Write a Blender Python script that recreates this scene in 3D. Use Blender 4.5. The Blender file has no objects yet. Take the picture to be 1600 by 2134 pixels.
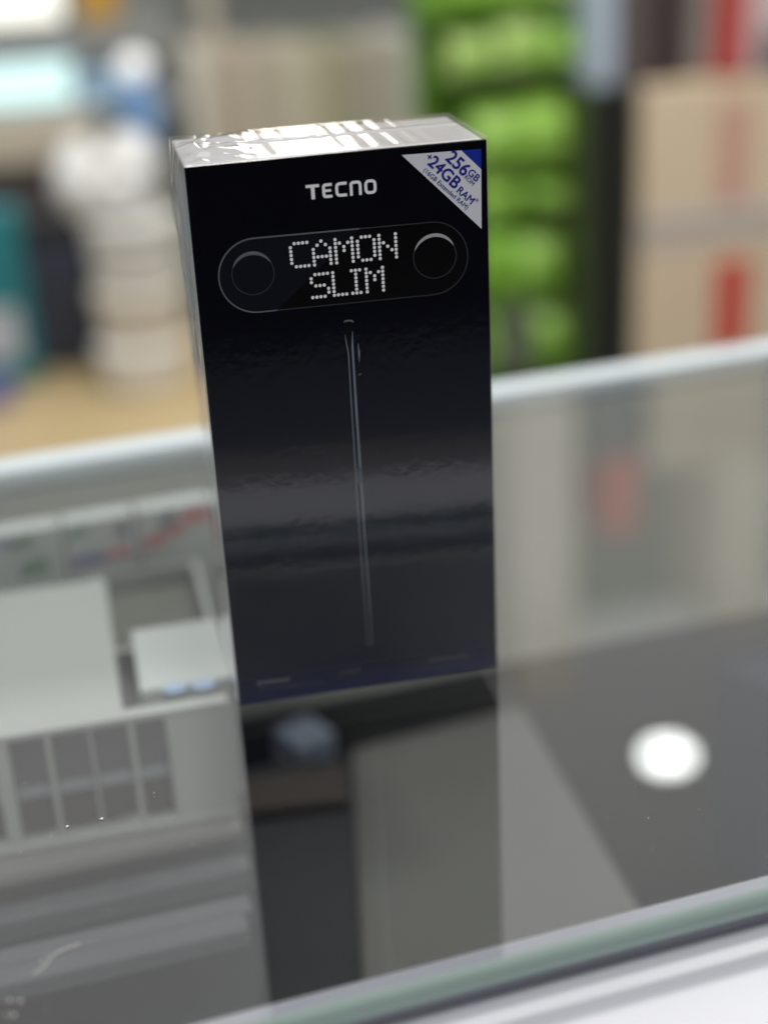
import bpy, bmesh, math, random
from mathutils import Vector, Matrix, Euler, noise
random.seed(7)
S = bpy.context.scene
COL = S.collection

# ------------------------------------------------------------------ camera
FPX = 3100.0                                   # focal length in pixels of the 1600 x 2134 photograph
CAM = Vector((-0.07178, -0.41118, 0.24959))
ROT = Euler((1.14782, 0.04879, -0.21258), 'XYZ')
cd = bpy.data.cameras.new('camera'); cam = bpy.data.objects.new('camera', cd); COL.objects.link(cam)
cam.location = CAM; cam.rotation_euler = ROT
cd.sensor_fit = 'HORIZONTAL'; cd.sensor_width = 36.0; cd.lens = 36.0 * FPX / 1600
cd.clip_start = 0.01; cd.clip_end = 100
cd.dof.use_dof = True; cd.dof.focus_distance = 0.425
cd.dof.aperture_fstop = cd.lens / 15.0         # a 15 mm wide aperture
S.camera = cam

# ------------------------------------------------------------------ room light
w = bpy.data.worlds.new('World'); S.world = w; w.use_nodes = True
bg = w.node_tree.nodes['Background']
bg.inputs[0].default_value = (1.0, 1.0, 0.99, 1); bg.inputs[1].default_value = 0.74
S.view_settings.view_transform = 'Standard'; S.view_settings.look = 'None'
S.view_settings.exposure = 0; S.view_settings.gamma = 1; S.view_settings.use_curve_mapping = False
S.render.engine = 'CYCLES'
S.cycles.use_denoising = True
S.cycles.max_bounces = 10; S.cycles.transparent_max_bounces = 16
S.cycles.caustics_reflective = False; S.cycles.caustics_refractive = False
S.cycles.sample_clamp_indirect = 6

def area_lamp(name, loc, size, power, col=(1, .97, .92)):
    l = bpy.data.lights.new(name, 'AREA'); l.shape = 'DISK'; l.size = size; l.energy = power; l.color = col
    o = bpy.data.objects.new(name, l); COL.objects.link(o); o.location = loc
    return o

# ------------------------------------------------------------------ helpers: pixels to places
RM = ROT.to_matrix()
def ray(x, y): return RM @ Vector(((x - 800) / FPX, -(y - 1067) / FPX, -1))
def hit(x, y, p, n):
    d = ray(x, y); p = Vector(p); n = Vector(n)
    return CAM + d * ((p - CAM).dot(n) / d.dot(n))
def onz(x, y, z): return hit(x, y, (0, 0, z), (0, 0, 1))
def ony(x, y, Y): return hit(x, y, (0, Y, 0), (0, 1, 0))
def F(x, y):                                   # a point of the phone box's front: (X, Z)
    v = ony(x, y, 0); return (v.x, v.z)
def lin(r, g, b):
    f = lambda c: (c / 255 / 12.92) if c / 255 <= .04045 else ((c / 255 + .055) / 1.055) ** 2.4
    return (f(r), f(g), f(b))

# ------------------------------------------------------------------ helpers: materials
MATS = {}
def mat(name, col, rough=.5, spec=.5, metal=0, coat=0, noise_amt=.08, scale=40, bump=0, bscale=200, emit=None, estr=0):
    if name in MATS: return MATS[name]
    m = bpy.data.materials.new(name); m.use_nodes = True; nt = m.node_tree; N = nt.nodes
    b = N['Principled BSDF']
    b.inputs['Roughness'].default_value = rough; b.inputs['Metallic'].default_value = metal
    b.inputs['Specular IOR Level'].default_value = spec; b.inputs['Coat Weight'].default_value = coat
    b.inputs['Coat Roughness'].default_value = .04
    tc = N.new('ShaderNodeTexCoord')
    nz = N.new('ShaderNodeTexNoise'); nz.inputs['Scale'].default_value = scale; nz.inputs['Detail'].default_value = 5
    nt.links.new(tc.outputs['Object'], nz.inputs['Vector'])
    mx = N.new('ShaderNodeMix'); mx.data_type = 'RGBA'
    mx.inputs[6].default_value = (*[c * (1 - noise_amt) for c in col], 1)
    mx.inputs[7].default_value = (*[min(1, c * (1 + noise_amt)) for c in col], 1)
    nt.links.new(nz.outputs['Fac'], mx.inputs[0]); nt.links.new(mx.outputs[2], b.inputs['Base Color'])
    if bump:
        n2 = N.new('ShaderNodeTexNoise'); n2.inputs['Scale'].default_value = bscale; n2.inputs['Detail'].default_value = 3
        nt.links.new(tc.outputs['Object'], n2.inputs['Vector'])
        bp = N.new('ShaderNodeBump'); bp.inputs['Strength'].default_value = bump; bp.inputs['Distance'].default_value = .001
        nt.links.new(n2.outputs['Fac'], bp.inputs['Height']); nt.links.new(bp.outputs['Normal'], b.inputs['Normal'])
    if emit:
        b.inputs['Emission Color'].default_value = (*emit, 1); b.inputs['Emission Strength'].default_value = estr
    MATS[name] = m
    return m

def clear_mat(name, ior, rough, tint, bumps=(), back=.06):
    """clear sheet: see-through, mirror by Fresnel; bumps = [(scale, strength, distance, stretch)]"""
    m = bpy.data.materials.new(name); m.use_nodes = True; nt = m.node_tree; N = nt.nodes; L = nt.links
    N.remove(N['Principled BSDF'])
    out = N['Material Output']
    tr = N.new('ShaderNodeBsdfTransparent'); tr.inputs[0].default_value = (*tint, 1)
    gl = N.new('ShaderNodeBsdfAnisotropic'); gl.inputs['Roughness'].default_value = rough
    gl.inputs['Color'].default_value = (1, 1, 1, 1)
    fr = N.new('ShaderNodeFresnel'); fr.inputs['IOR'].default_value = ior
    geo = N.new('ShaderNodeNewGeometry')
    mf = N.new('ShaderNodeMix'); mf.data_type = 'FLOAT'
    L.new(geo.outputs['Backfacing'], mf.inputs[0]); L.new(fr.outputs[0], mf.inputs[2]); mf.inputs[3].default_value = back
    mix = N.new('ShaderNodeMixShader')
    L.new(mf.outputs[0], mix.inputs[0]); L.new(tr.outputs[0], mix.inputs[1]); L.new(gl.outputs[0], mix.inputs[2])
    L.new(mix.outputs[0], out.inputs['Surface'])
    prev = None
    tc = N.new('ShaderNodeTexCoord')
    for sc, st, di, stretch in bumps:
        mp = N.new('ShaderNodeMapping'); mp.inputs['Scale'].default_value = stretch
        L.new(tc.outputs['Object'], mp.inputs['Vector'])
        nz = N.new('ShaderNodeTexNoise'); nz.inputs['Scale'].default_value = sc; nz.inputs['Detail'].default_value = 2
        L.new(mp.outputs[0], nz.inputs['Vector'])
        bp = N.new('ShaderNodeBump'); bp.inputs['Strength'].default_value = st; bp.inputs['Distance'].default_value = di
        L.new(nz.outputs['Fac'], bp.inputs['Height'])
        if prev: L.new(prev.outputs[0], bp.inputs['Normal'])
        prev = bp
    if prev:
        L.new(prev.outputs[0], gl.inputs['Normal']); L.new(prev.outputs[0], fr.inputs['Normal'])
    MATS[name] = m
    return m

# ------------------------------------------------------------------ helpers: objects
def tag(o, label=None, cat=None, group=None, kind=None):
    if label: o['label'] = label
    if cat: o['category'] = cat
    if group: o['group'] = group
    if kind: o['kind'] = kind
    return o
def link(name, me, m, parent=None, smooth=False):
    o = bpy.data.objects.new(name, me); COL.objects.link(o)
    if m and not me.materials: me.materials.append(m)
    if parent: o.parent = parent
    if smooth:
        for p in me.polygons: p.use_smooth = True
    return o
def empty(name, loc=(0, 0, 0), rz=0):
    o = bpy.data.objects.new(name, None); COL.objects.link(o); o.location = loc; o.rotation_euler = (0, 0, rz)
    o.empty_display_size = .02
    return o
def bm_box(bm, x0, x1, y0, y1, z0, z1, bev=0, seg=2):
    r = bmesh.ops.create_cube(bm, size=1)
    vs = r['verts']
    for v in vs:
        v.co = Vector((x0 + (v.co.x + .5) * (x1 - x0), y0 + (v.co.y + .5) * (y1 - y0), z0 + (v.co.z + .5) * (z1 - z0)))
    if bev:
        es = {e for v in vs for e in v.link_edges}
        bmesh.ops.bevel(bm, geom=list(es), offset=bev, segments=seg, affect='EDGES', profile=.5)
def to_mesh(bm, name):
    me = bpy.data.meshes.new(name); bm.to_mesh(me); bm.free(); return me
def box(name, x0, x1, y0, y1, z0, z1, m, parent=None, bev=0, seg=2):
    bm = bmesh.new(); bm_box(bm, x0, x1, y0, y1, z0, z1, bev, seg)
    return link(name, to_mesh(bm, name), m, parent, False)
def poly(name, pts, m, parent=None):
    me = bpy.data.meshes.new(name); me.from_pydata(pts, [], [tuple(range(len(pts)))]); me.update()
    return link(name, me, m, parent)
def prism(name, pts, y0, y1, m, parent=None):
    """outline (x, z) extruded from y0 (front) to y1"""
    n = len(pts)
    vs = [(x, y0, z) for x, z in pts] + [(x, y1, z) for x, z in pts]
    fs = [tuple(range(n)), tuple(range(2 * n - 1, n - 1, -1))] + [(i, i + n, (i + 1) % n + n, (i + 1) % n) for i in range(n)]
    me = bpy.data.meshes.new(name); me.from_pydata(vs, [], fs); me.update()
    bm = bmesh.new(); bm.from_mesh(me); bmesh.ops.recalc_face_normals(bm, faces=bm.faces); bm.to_mesh(me); bm.free()
    return link(name, me, m, parent)

# ================================================================== SETTING
GR = math.radians(5.5)                          # the counter stands turned a little against the phone box
# floor of the shop, back wall, wall behind the photographer
m_floor = mat('floor_tile', (.20, .21, .25), .25, .5, scale=3, noise_amt=.12)
o = box('floor', -4, 6, -3.42, 6, -1.05, -1.0, m_floor); tag(o, kind='structure')
m_wall = mat('grey_wall_paint', (.34, .355, .335), .75, .3, scale=2, noise_amt=.05)
o = box('wall', -4, 6, 3.1, 3.2, -1.0, 1.75, m_wall); tag(o, kind='structure')
m_dark = mat('dark_wall_paint', (.012, .012, .016), .6, .3)
o = box('wall_front', -4, 6, -3.5, -3.42, -1.0, 2.5, m_dark); tag(o, kind='structure')

# ================================================================== GLASS COUNTER
V0, V1 = -.1345, .250                            # front and back edge, measured across the counter
U0, U1 = -.75, .95
m_glass = clear_mat('counter_glass', 1.78, .014, (.955, .965, .96), [(6, .05, .002, (1, 1, 1))])
m_under = clear_mat('counter_glass_underside', 1.02, .02, (.97, .99, .98))
m_edge = mat('green_glass_edge', lin(140, 157, 152), .12, .6, noise_amt=.12, scale=14)
_nt = m_edge.node_tree; _tl = _nt.nodes.new('ShaderNodeBsdfTranslucent'); _tl.inputs[0].default_value = (*lin(138, 160, 155), 1)
_mx = _nt.nodes.new('ShaderNodeMixShader'); _mx.inputs[0].default_value = .3
_nt.links.new(_nt.nodes['Principled BSDF'].outputs[0], _mx.inputs[1]); _nt.links.new(_tl.outputs[0], _mx.inputs[2])
_nt.links.new(_mx.outputs[0], _nt.nodes['Material Output'].inputs['Surface'])
m_alu = mat('brushed_aluminium', (.50, .56, .59), .5, .4, metal=.0, noise_amt=.06, scale=60)
m_white = mat('white_lacquer', (.47, .48, .53), .4, .5, noise_amt=.04, scale=8)
m_black = mat('grey_rubber', (.25, .25, .30), .6)
m_inner = mat('case_lining_grey', (.45, .445, .415), .6, .4, scale=12)
m_base = mat('case_floor_dark', (.022, .022, .022), .5, .3, scale=20)
counter = empty('glass_counter', (0, 0, -1.0), GR)
tag(counter, 'glass topped display counter with bright metal back rail and green glass edge', 'display counter')
ZC = 1.0
gt = bmesh.new()
T = .0065
vs = [gt.verts.new(c) for c in ((U0, V0, ZC), (U1, V0, ZC), (U1, V1, ZC), (U0, V1, ZC))]
gt.faces.new(vs)
vs = [gt.verts.new(c) for c in ((U0, V0, ZC - T), (U0, V1, ZC - T), (U1, V1, ZC - T), (U1, V0, ZC - T))]
gt.faces.new(vs).material_index = 1
me = to_mesh(gt, 'glass_top'); me.materials.append(m_glass); me.materials.append(m_under)
top = link('glass_top', me, None, counter)
# polished front edge: a bevelled strip butted against the sheet
bm = bmesh.new()
prof = [(V0, 0), (V0 - .0014, -.0006), (V0 - .0024, -.0018), (V0 - .0024, -T + .0012), (V0 - .0012, -T), (V0, -T)]
for i in range(len(prof) - 1):
    a, b = prof[i], prof[i + 1]
    q = [bm.verts.new((u, v, ZC + z)) for u, v, z in ((U0, *a), (U0, *b), (U1, *b), (U1, *a))]
    bm.faces.new(q)
bmesh.ops.remove_doubles(bm, verts=bm.verts, dist=1e-6)
bmesh.ops.recalc_face_normals(bm, faces=bm.faces)
link('polished_edge', to_mesh(bm, 'polished_edge'), m_edge, top)
# seal, white fascia below the glass, back rail, case walls and floor
box('rubber_seal', U0, U1, V0 + .004, V0 + .012, ZC - .0146, ZC - T - .0004, m_black, counter)
box('front_ledge', U0, U1, V0 - .082, V0 + .0125, ZC - .045, ZC - .015, m_white, counter, .002)
box('ledge_trim', U0, U1, V0 - .125, V0 - .0825, ZC - .05, ZC - .017, mat('grey_trim', (.16, .155, .15), .4), counter, .002)
box('inner_lining', U0, U1, V0 + .0145, V0 + .0175, ZC - .20, ZC - .012, mat('taupe_lining', (.80, .77, .80), .5, noise_amt=.35, scale=26), counter)
box('front_panel', U0, U1, V0 - .05, V0 + .012, .50, ZC - .0455, m_white, counter, .002)
box('back_rail', U0, U1, V1 - .013, V1 + .004, ZC - .009, ZC + .0025, m_alu, counter, .0025, 3)
box('back_panel', U0, U1, V1 - .012, V1 - .002, ZC - .15, ZC - .0095, m_inner, counter)
box('back_panel', U0, U1, V1 - .012, V1 - .002, .50, ZC - .1505, mat('dark_back_board', (.05, .05, .048), .55, .3, noise_amt=.2, scale=9), counter)
box('case_floor', U0, U1, V0 + .018, V1 - .015, .66, .68, m_base, counter)
box('plinth', U0 + .02, U1 - .02, V0 + .04, V1 - .03, 0.0, .545, m_white, counter)

# ================================================================== INSIDE THE COUNTER
UC = Matrix.Rotation(GR, 3, 'Z')
m_plast = mat('white_plastic', (.33, .34, .335), .4, .5, noise_amt=.05, scale=20)
m_slot = mat('dark_slot_lining', (.05, .055, .056), .35, .5)
m_brown = mat('brown_card', (.035, .026, .023), .55, .15)
m_greyblue = mat('grey_blue_strip', (.25, .28, .31), .5)
ZS = -.078
# shelf board with two aluminium rails along its front
pa = onz(0, 1830, ZS); pb = onz(505, 1722, ZS)
ang = math.atan2(pb.y - pa.y, pb.x - pa.x)
shelf = empty('inner_shelf', (pa.x, pa.y, ZS), ang)
tag(shelf, 'white shelf inside the counter with grey metal rails along its front', 'shelf')
Ls = (pb - pa).length
m_rail = mat('dull_metal_rail', (.065, .068, .078), .6, .2)
m_board = mat('shelf_board', (.20, .19, .185), .5)
box('board', -.12, Ls, 0, .20, -.004, 0, m_board, shelf)
# 1850-2000 px: three stepped rails
for k, (v, z, h, mm) in enumerate([(-.016, -.004, .010, m_rail), (-.034, -.008, .007, m_rail), (-.046, -.006, .008, m_rail)]):
    box('rail', -.12, Ls - .001 - k * .0035, v - .004, v + .006, z - h, z, mm, shelf, .0015)

# white slotted tray
tray = empty('slotted_tray', (0, 0, ZS), 0)
tag(tray, 'white plastic tray with a row of dark slots on the counter shelf', 'tray')
q0 = onz(-60, 1800, ZS + .0005); q1 = onz(500, 1702, ZS + .0005)
tray.location = q0; tang = math.atan2(q1.y - q0.y, q1.x - q0.x); tray.rotation_euler = (0, 0, tang)
TL = (q1 - q0).length
tn = Vector((-math.sin(tang), math.cos(tang), 0))
def T2(px, py):                                 # a pixel on the tray's front: (u, z)
    h = hit(px, py, q0, tn); d = h - q0
    return d.x * math.cos(tang) + d.y * math.sin(tang), d.z
TH = T2(180, 1508)[1]
slots = [(-60, 10, 1560, 1780), (40, 118, 1545, 1768), (124, 205, 1530, 1745), (207, 284, 1512, 1725), (292, 358, 1515, 1700)]
sx = []
for a, b, t, bt in slots:
    sx.append((T2(a + 12, bt)[0], T2(b + 12, bt)[0], T2(b, bt)[1], T2(b - 8, t)[1]))
zlo = min(s[2] for s in sx); zlo = .0035; zhi = TH - .003
box('tray_rim', 0, TL, 0, .006, 0, zlo, m_plast, tray, .0008)
box('tray_rim', 0, TL, 0, .006, zhi, TH, m_plast, tray, .0008)
prev = 0
for a, b, _, _ in sx:
    if a - prev > .0005: box('bar', prev, a, .0005, .0055, zlo, zhi, m_plast, tray)
    s = box('slot', a, b, .010, .012, zlo, zhi, m_slot, tray)
    box('slot_card', a + .0005, b - .0005, .0085, .0098, zlo, zlo + (zhi - zlo) * .32, m_brown, s)
    box('slot_strip', a + .0005, b - .0005, .0088, .0098, zlo + (zhi - zlo) * .32, zlo + (zhi - zlo) * .42, m_greyblue, s)
    prev = b
box('bar', prev, TL, .0005, .0055, zlo, zhi, m_plast, tray)
box('tray_top', 0, TL * .62, .006, .115, TH - .002, TH - .0003, m_plast, tray)
# white box with blue marks, right end of the shelf
m_paper = mat('white_card', (.42, .435, .445), .4, .5, noise_amt=.04, scale=20)
m_blueprint = mat('pale_blue_print', (.22, .33, .52), .5)
wb = empty('white_carton'); tag(wb, 'small white carton with pale blue marks beside the black phone box', 'carton')
wb.rotation_euler = (0, 0, tang)
ca, cb = T2(300, 1505)[0], T2(500, 1490)[0]; CD = .048
c = q0 + Vector((math.cos(tang), math.sin(tang), 0)) * ((ca + cb) / 2) + tn * (.014 + CD / 2); wb.location = (c.x, c.y, ZS + .0005)
CHW = (cb - ca) / 2
box('carton_body', -CHW, CHW, -CD / 2, CD / 2, 0, TH + .0015, m_paper, wb, .001)
for px, py in ((366, 1436), (424, 1429)):
    h = onz(px, py, ZS + TH + .002) - wb.location
    d = h.x * math.cos(tang) + h.y * math.sin(tang); e = -h.x * math.sin(tang) + h.y * math.cos(tang)
    bm = bmesh.new(); bmesh.ops.create_cone(bm, cap_ends=True, segments=14, radius1=.004, radius2=.004, depth=.0004, matrix=Matrix.Translation((d, e, TH + .0018)) @ Matrix.Diagonal((1.1, .8, 1, 1)))
    link('blue_mark', to_mesh(bm, 'mark'), m_blueprint, wb)
# grey open box behind it
gb = empty('grey_tray'); tag(gb, 'shallow grey tray behind the small white carton', 'tray')
GD = .034
c = q0 + Vector((math.cos(tang), math.sin(tang), 0)) * ((ca + cb) / 2 - .006) + tn * (.014 + CD + .004 + GD)
gb.location = (c.x, c.y, ZS + .0005); gb.rotation_euler = (0, 0, tang)
m_gtray = mat('grey_plastic', (.12, .12, .11), .6, .3)
GW = CHW + .003
box('tray_base', -GW, GW, -GD, GD, 0, TH - .016, m_gtray, gb, .001)
for (a, b, c1, d) in ((-GW, GW, GD + .0003, GD + .003), (-GW, GW, -GD - .003, -GD - .0003), (-GW - .003, -GW - .0003, -GD - .003, GD + .003), (GW + .0003, GW + .003, -GD - .003, GD + .003)):
    box('tray_wall', a, b, c1, d, 0, TH - .008, m_plast, gb)

# row of small white boxes with coloured lettering, along the back
PRINT = [(200, 40, 60), (30, 34, 80), (60, 120, 80), (190, 50, 50), (60, 60, 130), (120, 110, 160)]
bp0 = hit(0, 1205, (0, .215, 0), (0, 1, 0))
names = ['white box with green print at the left end of the row behind the tray',
         'white box with navy and red print in the row behind the tray',
         'white box with red and dark print nearest the black phone box']
for k, (xa, xb, mk) in enumerate([(-60, 130, [(40, 1110, 50, 30, 2), (70, 1180, 60, 40, 2), (10, 1130, 40, 20, 5)]),
                                  (138, 285, [(180, 1165, 70, 32, 4), (245, 1150, 60, 22, 3), (250, 1085, 28, 40, 1), (160, 1100, 40, 22, 2)]),
                                  (293, 447, [(320, 1125, 50, 36, 3), (345, 1062, 40, 40, 1), (400, 1045, 60, 36, 0), (365, 1105, 40, 26, 0)])]):
    bo = empty('lettered_box'); tag(bo, names[k], 'box', 'small printed boxes along the back of the counter')
    nn = Vector((-math.sin(GR), math.cos(GR), 0)); pl = nn * .200
    A = hit(xa, 1150, pl, nn); B = hit(xb, 1150, pl, nn)
    top_ = hit((xa + xb) / 2, 1040 - (xa + xb) / 2 * .1, pl, nn).z; top_ = min(top_, -.012); bot = -.074
    bo.location = (A.x, A.y, bot); bo.rotation_euler = (0, 0, GR); Lb = (B - A).length
    box('box_body', 0, Lb, 0, .012, 0, top_ - bot, m_paper, bo, .0008)
    for (px, py, ww, hh, ci) in mk:
        h = hit(px, py, pl, nn) - A
        u = h.x * math.cos(GR) + h.y * math.sin(GR); z = hit(px, py, pl, nn).z - bot
        sw = ww / FPX * .68; sh = hh / FPX * .68
        mm = mat('print_%d' % ci, tuple(x * .55 + .17 for x in lin(*PRINT[ci])), .5)
        u = min(max(u, sw / 2 + .001), Lb - sw / 2 - .001); z = min(max(z, sh / 2 + .002), top_ - bot - sh / 2 - .002)
        prism('coloured_print', [(u - sw / 2, z - sh / 2), (u + sw / 2, z - sh / 3), (u + sw / 2 - .001, z + sh / 2), (u - sw / 2 + .002, z + sh / 3)], -.0008, -.0002, mm, bo)

# things on the floor of the case, seen soft through the glass
def case_box(name, label, px, py, z, sx_, sy_, h, rz, col, cat='box', rough=.5):
    c = onz(px, py, z + h); e = empty(name, (c.x, c.y, z), math.radians(rz))
    tag(e, label, cat)
    m = mat(name + '_card', col, rough)
    box('box_body', -sx_ / 2, sx_ / 2, -sy_ / 2, sy_ / 2, 0, h * .72, m, e, .0015)
    box('box_lid', -sx_ / 2 - .001, sx_ / 2 + .001, -sy_ / 2 - .001, sy_ / 2 + .001, h * .72 + .0004, h, m, e, .0015)
    return e
ZF = -.3195
def case_slab(name, label, pix, z, col, stripe=None):
    e = empty(name, (0, 0, ZF)); tag(e, label, 'box')
    P = [onz(x, y, z) for x, y in pix]; c = sum(P, Vector()) / len(P); e.location = (c.x, c.y, ZF)
    def slab(nm, pts, z0, z1, m):
        bm = bmesh.new(); n = len(pts)
        lo = [bm.verts.new((p.x - c.x, p.y - c.y, z0 - ZF)) for p in pts]; hi = [bm.verts.new((p.x - c.x, p.y - c.y, z1 - ZF)) for p in pts]
        bm.faces.new(hi); bm.faces.new(list(reversed(lo)))
        for i in range(n): bm.faces.new((lo[i], lo[(i + 1) % n], hi[(i + 1) % n], hi[i]))
        bmesh.ops.recalc_face_normals(bm, faces=bm.faces)
        bmesh.ops.bevel(bm, geom=bm.edges[:], offset=.0015, segments=2, affect='EDGES')
        link(nm, to_mesh(bm, nm), m, e)
    m = mat(name + '_card', col, .55, .15, noise_amt=.2, scale=12)
    slab('box_body', P, ZF, z - .012, m); slab('box_lid', [c + (p - c) * 1.01 for p in P], z - .0115, z, m)
    if stripe: slab('brown_band', [onz(x, y, z + .004) for x, y in stripe], z + .0003, z + .004, m_brown)
case_slab('black_box', 'wide black box with a brown band under the glass below the phone box', [(250, 1640), (724, 1572), (752, 2180), (-300, 2420)], -.125, (.008, .009, .012),
          [(300, 1650), (722, 1590), (726, 1670), (310, 1720)])
case_slab('grey_box', 'flat grey box lying askew under the glass in front of the phone box', [(735, 1560), (1085, 1470), (1400, 2010), (762, 2200)], -.14, (.088, .086, .083))
case_box('bluish_packet', 'small bluish white packet behind the wide black box under the glass', 632, 1522, ZF, .020, .020, .18, 25, (.34, .38, .50))
case_box('pale_box', 'pale box on the counter floor right of the phone box', 1120, 1330, ZF, .13, .14, .05, 14, (.60, .61, .59))
case_box('navy_box', 'dark navy box on the counter floor near the back rail', 1560, 1330, ZF, .07, .09, .14, 30, (.05, .06, .09))

# ================================================================== THE PHONE BOX
BW, BH, BD = .0852, .172, .0445
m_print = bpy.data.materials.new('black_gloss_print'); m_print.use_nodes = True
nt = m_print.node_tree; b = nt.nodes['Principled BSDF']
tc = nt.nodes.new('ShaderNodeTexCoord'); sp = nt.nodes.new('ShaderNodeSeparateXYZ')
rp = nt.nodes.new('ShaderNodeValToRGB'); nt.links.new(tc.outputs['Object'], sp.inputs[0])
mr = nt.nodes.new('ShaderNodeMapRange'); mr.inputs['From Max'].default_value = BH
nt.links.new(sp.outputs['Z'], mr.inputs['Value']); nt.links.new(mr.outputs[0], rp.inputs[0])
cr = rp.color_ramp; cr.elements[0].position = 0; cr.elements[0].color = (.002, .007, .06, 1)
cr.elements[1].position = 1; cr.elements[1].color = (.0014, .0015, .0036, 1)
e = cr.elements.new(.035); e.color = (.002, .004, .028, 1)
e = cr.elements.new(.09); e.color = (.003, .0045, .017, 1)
e = cr.elements.new(.4); e.color = (.0035, .0045, .013, 1)  # lower half: reflected navy painted into the print colour
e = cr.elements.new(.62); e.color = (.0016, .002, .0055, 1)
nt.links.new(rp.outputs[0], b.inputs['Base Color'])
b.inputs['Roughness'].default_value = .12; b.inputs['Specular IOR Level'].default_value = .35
m_silver = mat('silver_card', (.46, .46, .48), .35, .5, metal=.0, noise_amt=.05, scale=30)
phone = empty('phone_box')
tag(phone, 'tall black shrink wrapped smartphone box standing on the glass counter', 'phone box')
bm = bmesh.new(); bm_box(bm, -BW / 2, BW / 2, 0.0004, BD, 0.0006, BH - .0004, .0007, 3)
link('carton', to_mesh(bm, 'carton'), m_silver, phone, False)
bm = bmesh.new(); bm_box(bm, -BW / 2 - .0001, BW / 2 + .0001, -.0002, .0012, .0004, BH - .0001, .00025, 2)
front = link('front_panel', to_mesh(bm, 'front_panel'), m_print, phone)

# ---- print on the front (each a hair proud of the panel)
LY = -.00026
m_ink_w = mat('white_ink', lin(225, 227, 230), .35, .4, noise_amt=.03, scale=300)
m_ink_d = mat('silver_grey_dots', lin(228, 228, 232), .4, .4, noise_amt=.12, scale=900)
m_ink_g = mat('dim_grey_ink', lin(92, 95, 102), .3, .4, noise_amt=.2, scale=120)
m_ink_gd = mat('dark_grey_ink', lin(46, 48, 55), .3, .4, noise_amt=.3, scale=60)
m_ink_l = mat('light_grey_ink', lin(160, 162, 168), .3, .4, noise_amt=.1, scale=120)
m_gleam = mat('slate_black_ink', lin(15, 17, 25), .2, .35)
m_pit = mat('pure_black_ink', (.0008, .0008, .001), .25, .3)
m_steel = mat('blue_grey_ink', lin(112, 122, 138), .3, .4, noise_amt=.25, scale=60)
m_teal = mat('teal_grey_ink', lin(52, 68, 72), .3, .4)
m_blur = mat('faint_blue_ink', lin(40, 44, 84), .3, .4)

def ribbon_bm(bm, pts, wd, closed=False, y=LY):
    """flat stroke along (x, z) points; wd a number or a list of widths"""
    n = len(pts); L, R_ = [], []
    for i in range(n):
        a = Vector(pts[i - 1]) if (i > 0 or closed) else Vector(pts[i])
        b_ = Vector(pts[(i + 1) % n]) if (i < n - 1 or closed) else Vector(pts[i])
        p = Vector(pts[i])
        d1 = (p - a); d2 = (b_ - p)
        if d1.length < 1e-9: d1 = d2
        if d2.length < 1e-9: d2 = d1
        d1.normalize(); d2.normalize()
        t = (d1 + d2)
        if t.length < 1e-6: t = d1
        t.normalize(); nrm = Vector((-t.y, t.x)); k = 1 / max(.5, nrm.dot(Vector((-d1.y, d1.x))))
        h = (wd[i] if isinstance(wd, (list, tuple)) else wd) / 2 * k
        L.append(bm.verts.new((p.x + nrm.x * h, y, p.y + nrm.y * h))); R_.append(bm.verts.new((p.x - nrm.x * h, y, p.y - nrm.y * h)))
    for i in range(n if closed else n - 1):
        j = (i + 1) % n
        f = bm.faces.new((L[i], L[j], R_[j], R_[i]))
        f.normal_update()
        if f.normal.y > 0: f.normal_flip()
def ribbon(name, pts, wd, m, parent, closed=False, y=LY):
    bm = bmesh.new(); ribbon_bm(bm, pts, wd, closed, y)
    return link(name, to_mesh(bm, name), m, parent)
def rounded(pts, r, seg=6):
    """polyline with its inner corners rounded"""
    out = [pts[0]]
    for i in range(1, len(pts) - 1):
        p0, p1, p2 = Vector(pts[i - 1]), Vector(pts[i]), Vector(pts[i + 1])
        a = p1 + (p0 - p1).normalized() * r; b_ = p1 + (p2 - p1).normalized() * r
        for k in range(seg + 1):
            t = k / seg
            q = a * (1 - t) ** 2 + p1 * 2 * t * (1 - t) + b_ * t ** 2
            out.append((q.x, q.y))
    out.append(pts[-1]); return out

# TECNO : drawn strokes in a frame found from the photograph
a = F(633, 386); bq = F(783.5, 371); cq = F(639, 415.5); dq = F(785, 402)
O_ = Vector(cq); EX = Vector(dq) - Vector(cq); EZ = ((Vector(a) - Vector(cq)) + (Vector(bq) - Vector(dq))) / 2
LW = EX.length; LH = EZ.length; EX.normalize(); EZ = Vector((-EX.y, EX.x))
brand = empty('brand_lettering'); brand.parent = phone
def brand_stroke(strokes, name='letter'):
    bm = bmesh.new(); y = LY
    for pts, wd in strokes:
        P = [O_ + EX * (x * LW) + EZ * (z * LH) for x, z in pts]
        ribbon_bm(bm, [(p.x, p.y) for p in P], wd * LH, y=y); y -= .000006
    link(name, to_mesh(bm, name), m_ink_w, brand)
rr = lambda pts, r=.035: rounded(pts, r)
asp = LH / LW
def rr2(pts, r):                                # rounding in true proportions
    q = rounded([(x / asp, z) for x, z in pts], r); return [(x * asp, z) for x, z in q]
sw = .20; hs = sw / 2; hx = hs * asp
brand_stroke([([(-.005, 1 - hs), (.185, 1 - hs)], sw), ([(.092, 1 - sw), (.092, 0)], sw * 1.25)])
brand_stroke([(rr2([(.365, 1 - hs), (.225 + hx, 1 - hs), (.225 + hx, hs), (.365, hs)], .16), sw), ([(.225 + 2 * hx, .5), (.35, .5)], sw * .85)])
brand_stroke([(rr2([(.575, 1 - hs), (.41 + hx, 1 - hs), (.41 + hx, hs), (.575, hs)], .26), sw)])
brand_stroke([(rr2([(.615 + hx, 0), (.615 + hx, 1 - hs), (.785 - hx, 1 - hs), (.785 - hx, 0)], .2), sw)])
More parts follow.
